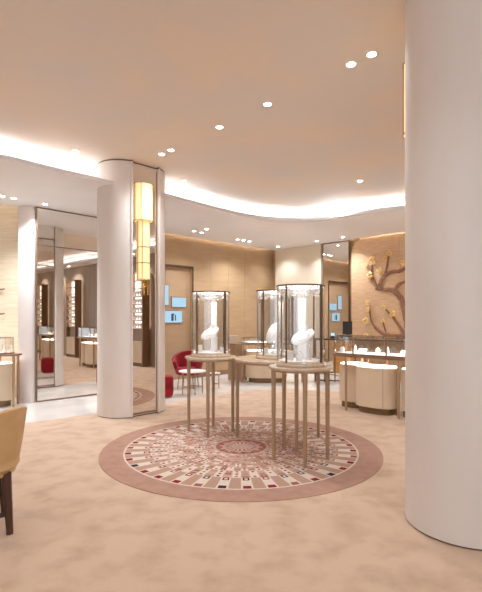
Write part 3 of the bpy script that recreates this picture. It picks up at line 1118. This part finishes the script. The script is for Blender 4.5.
# ------------------------------------------------------------------ cash desk with terminal by the narrow mirror
D = (2.23, 10.75)
root = empty('cash_desk', (D[0], D[1], .0), R(-12))
bm = B(); box(bm, (0, 0, 1.0), (.98, .42, .035)); finish(bm, 'desktop', M['darkwood'], root, bevel=.004)
bm = B(); box(bm, (.20, .02, .60), (.50, .34, .765)); c_ = finish(bm, 'cabinet', M['amber'], root, bevel=.006)
bm = B()
for z in (.45, .70): box(bm, (.20, -.152, z), (.48, .006, .006))
finish(bm, 'drawer_joint', M['darkwood'], c_)
for x in (-.46, -.24, .0, .46):
    bm = B(); rod(bm, (x, -.17, 0), (x, -.17, .985), .014, n=10); finish(bm, 'leg', M['darkbronze'], root)
for x in (-.46, .46):
    bm = B(); rod(bm, (x, .17, 0), (x, .17, .985), .014, n=10); finish(bm, 'leg', M['darkbronze'], root)
bm = B(); box(bm, (0, -.17, .04), (.92, .02, .03)); box(bm, (0, .17, .19), (.92, .02, .03)); finish(bm, 'foot_rail', M['darkbronze'], root)
tag(root, 'honey and dark wood cash desk standing before the narrow back mirror', 'desk')
def on_desk(x, y): return world_of(D, R(-12), x, y)
p = on_desk(.29, .02)
root = empty('computer_monitor', (p[0], p[1], 1.0185), R(-16))
bm = B(); box(bm, (0, 0, .25), (.22, .03, .30)); sc = finish(bm, 'casing', M['black'], root, bevel=.006)
bm = B(); box(bm, (0, .017, .25), (.20, .004, .27)); finish(bm, 'display', M['screenimg'], sc)
bm = B(); rod(bm, (0, .02, .01), (0, .02, .20), .012); finish(bm, 'stand', M['black'], root)
bm = B(); cyl(bm, (0, .02, 0), .07, .06, .012, 24); finish(bm, 'foot', M['black'], root)
tag(root, 'black upright monitor seen from behind on the cash desk', 'monitor')
p = on_desk(-.05, -.05)
root = empty('payment_terminal', (p[0], p[1], 1.0185), R(-12))
bm = B()
v = [bm.verts.new(q) for q in ((-.06, -.05, 0), (.06, -.05, 0), (.06, .06, 0), (-.06, .06, 0), (-.06, -.05, .05), (.06, -.05, .05), (.06, .06, .13), (-.06, .06, .13))]
for f in ((0, 3, 2, 1), (4, 5, 6, 7), (0, 1, 5, 4), (1, 2, 6, 5), (2, 3, 7, 6), (3, 0, 4, 7)): bm.faces.new([v[i] for i in f])
finish(bm, 'casing', M['black'], root, bevel=.005)
bm = B(); mx = Matrix.Translation((0, .005, .0935)) @ Matrix.Rotation(math.atan2(.08, .11), 4, 'X')
box(bm, (0, 0, 0), (.09, .10, .004), M4=mx); finish(bm, 'display', M['screen'], root)
tag(root, 'small payment terminal with blue screen on the cash desk', 'payment terminal')
p = on_desk(.12, -.04)
root = empty('receipt_printer', (p[0], p[1], 1.0185), R(-12))
bm = B(); box(bm, (0, 0, .045), (.15, .16, .09)); finish(bm, 'casing', M['black'], root, bevel=.012)
bm = B(); box(bm, (0, -.03, .095), (.09, .006, .02)); finish(bm, 'paper', M['white'], root)
tag(root, 'low black printer between terminal and monitor on the cash desk', 'printer')

# ------------------------------------------------------------------ seating
def tub_shell(r0, r1, z0, zb, za, th, span=118, n=28):
    """open toward -x ; back centre at +x"""
    bm = B()
    rows = 6
    secs = []
    for i in range(n + 1):
        a = R(-span + 2 * span * i / n)
        t = abs(a) / R(span)
        ztop = zb + (za - zb) * (t ** 1.8)
        ring = []
        for j in range(rows + 1):
            s = j / rows
            r = r0 + (r1 - r0) * (s ** .7)
            ring.append((r, z0 + (ztop - z0) * s))
        ring.append((r1 - th * .35, ztop + .012))
        for j in range(rows, -1, -1):
            s = j / rows
            r = r0 + (r1 - r0) * (s ** .7) - th
            ring.append((r, z0 + (ztop - z0) * s - (.0 if j < rows else .004)))
        secs.append([bm.verts.new((r * math.cos(a), r * math.sin(a), z)) for r, z in ring])
    for A, C in zip(secs[:-1], secs[1:]):
        m = len(A)
        for k in range(m):
            l = (k + 1) % m
            bm.faces.new((A[k], C[k], C[l], A[l]))
    bm.faces.new(secs[0]); bm.faces.new(secs[-1][::-1])
    return bm

# near tan chair at the left frame edge
ch = empty('dining_chair', (-1.875, 3.19, .0085), R(-14))
finish(tub_shell(.26, .335, .40, .865, .62, .05), 'backrest', M['tanleather'], ch, smooth=True)
bm = B()
lathe(bm, [(0, .375), (.17, .375), (.245, .40), (.285, .45), (.285, .50), (.265, .53), (.22, .545), (0, .55)], 48)
finish(bm, 'seat', M['tanleather'], ch, smooth=True)
la = R(14) + math.atan2(3.13 - 3.19, -1.60 + 1.875)
for k in range(4):
    a = la + k * PI / 2
    bm = B()
    rod(bm, (.285 * math.cos(a), .285 * math.sin(a), 0), (.255 * math.cos(a), .255 * math.sin(a), .42), .022, .034, 14)
    finish(bm, 'leg', M['darkwood'], ch, smooth=True)
for k in range(4):
    a = la + k * PI / 2
    b_ = a + PI / 2
    bm = B()
    am = (a + b_) / 2
    P3 = [(.272 * math.cos(a), .272 * math.sin(a), .14), (.225 * math.cos(am), .225 * math.sin(am), .14), (.272 * math.cos(b_), .272 * math.sin(b_), .14)]
    rod(bm, P3[0], P3[1], .017, n=8); rod(bm, P3[1], P3[2], .017, n=8)
    finish(bm, 'stretcher', M['darkwood'], ch, smooth=True)
tag(ch, 'tan leather tub chair with dark wood legs at the left edge, nearest the camera', 'chair')

rc = empty('armchair', (-1.14, 9.78, 0), R(90 - 12))
finish(tub_shell(.26, .35, .34, .78, .56, .07, 125), 'backrest', M['velvet'], rc, smooth=True)
bm = B()
lathe(bm, [(0, .29), (.25, .29), (.275, .32), (.275, .40), (.255, .43), (0, .44)], 40)
finish(bm, 'seat', M['velvet'], rc, smooth=True)
for k in range(4):
    a = PI / 4 + k * PI / 2
    bm = B()
    rod(bm, (.25 * math.cos(a), .25 * math.sin(a), 0), (.21 * math.cos(a), .21 * math.sin(a), .31), .010, .013, 10)
    finish(bm, 'leg', M['bronze'], rc, smooth=True)
tag(rc, 'red velvet tub armchair against the tan wall, behind the white round table', 'armchair')

pf = empty('pouf', (-1.475, 8.62, 0))
bm = B()
lathe(bm, [(0, .02), (.16, .02), (.185, .04), (.19, .10), (.19, .34), (.182, .39), (.15, .415), (0, .425)], 40)
finish(bm, 'cushion', M['velvet'], pf, smooth=True)
bm = B()
lathe(bm, [(0, 0), (.15, 0), (.15, .02), (0, .02)], 40)
finish(bm, 'base_ring', M['bronze'], pf, smooth=True)
tag(pf, 'round red velvet pouf half hidden behind the left column', 'pouf')

def small_table(c, r, h, n, label):
    t = empty('side_table', (c[0], c[1], 0), R(20))
    bm = B()
    lathe(bm, [(0, h - .025), (r - .008, h - .025), (r, h - .018), (r, h - .004), (r - .004, h), (0, h)], 40)
    finish(bm, 'tabletop', M['white'], t, smooth=True)
    for k in range(n):
        a = k * 2 * PI / n
        bm = B()
        rod(bm, (r * .75 * math.cos(a), r * .75 * math.sin(a), 0), (r * .7 * math.cos(a), r * .7 * math.sin(a), h - .024), .010, .012, 10)
        finish(bm, 'leg', M['bronze'], t, smooth=True)
    bm = B()
    for k in range(n):
        a = k * 2 * PI / n; b_ = (k + 1) * 2 * PI / n
        rod(bm, (r * .73 * math.cos(a), r * .73 * math.sin(a), h * .3), (r * .73 * math.cos(b_), r * .73 * math.sin(b_), h * .3), .006, n=6)
    finish(bm, 'stretcher', M['bronze'], t)
    tag(t, label, 'side table')
small_table((-.96, 8.98), .275, .46, 4, 'white-topped round side table in front of the red armchair')
small_table((-.55, 9.65), .11, .34, 3, 'tiny white-topped side table right of the red armchair')

# ------------------------------------------------------------------ display shelving on the hidden side (seen in the mirrors)
SH = (5.70, 5.26)
root = empty('display_shelf', (SH[0], SH[1], 0), R(-45))
bm = B()
box(bm, (0, .10, 2.02), (.74, .03, 1.76)); finish(bm, 'back_panel', M['shelfglow'], root)
bm = B()
box(bm, (-.37, 0, 1.45), (.04, .26, 2.9)); box(bm, (.37, 0, 1.45), (.04, .26, 2.9)); box(bm, (0, 0, 2.92), (.78, .26, .04))
finish(bm, 'frame', M['bronze'], root)
bm = B(); box(bm, (0, 0, .45), (.70, .26, .66)); b_ = finish(bm, 'cabinet', M['cabinet'], root)
bm = B(); box(bm, (0, 0, .06), (.66, .2, .12)); finish(bm, 'plinth', M['plinth'], b_)
bm = B(); box(bm, (0, .05, .97), (.70, .14, .38)); finish(bm, 'niche_panel', M['brown'], root)
for k in range(7):
    bm = B(); box(bm, (0, -.01, 1.16 + k * .25), (.70, .2, .018)); finish(bm, 'shelf', M['bronze'], root)
tag(root, 'tall lit display shelf on the dark brown wall, seen in the mirrors', 'shelf unit')
kk = 0
for row in range(5):
    for col in range(5):
        bm = B()
        lathe(bm, [(0, 0), (.05, 0), (.05, .01), (.02, .03), (.025, .08), (.06, .11), (.055, .15), (.02, .17), (0, .172)], 14)
        x = -.28 + col * .14
        p = world_of(SH, R(-45), x, -.02)
        if kk == 0:
            o = finish(bm, 'white_bust', M['white'], smooth=True); first = o
        else:
            bm.free(); o = first.copy(); COL.objects.link(o)
        kk += 1
        o.location = (p[0], p[1], 1.1695 + row * .25)
        tag(o, 'small white bust on the lit display shelf seen only in the mirrors', 'display bust', 'white busts on the lit shelf')

# ------------------------------------------------------------------ world, camera, output
w = bpy.data.worlds.new('fill_daylight'); S.world = w; w.use_nodes = True  # world light enters through the added shopfront panes as soft fill
bg = w.node_tree.nodes['Background']
bg.inputs['Color'].default_value = (.82, .91, 1.0, 1)
bg.inputs['Strength'].default_value = 2.15

cam = bpy.data.cameras.new('camera')
cam.sensor_fit = 'HORIZONTAL'; cam.sensor_width = 36.0
cam.lens = 36.0 * 453.0 / 482.0
cam.shift_y = 22.0 / 482.0
cam.clip_start = .05
co = bpy.data.objects.new('camera', cam); COL.objects.link(co)
co.location = (0, 0, EYE); co.rotation_euler = (PI / 2, 0, 0)
S.camera = co
vs = S.view_settings
S.display_settings.display_device = 'sRGB'
vs.view_transform = 'Standard'; vs.look = 'None'; vs.gamma = 1.0; vs.use_curve_mapping = False
vs.exposure = 0.3
S.cycles.max_bounces = 10; S.cycles.transparent_max_bounces = 24; S.cycles.glossy_bounces = 6; S.cycles.diffuse_bounces = 5
S.cycles.sample_clamp_indirect = 6.0
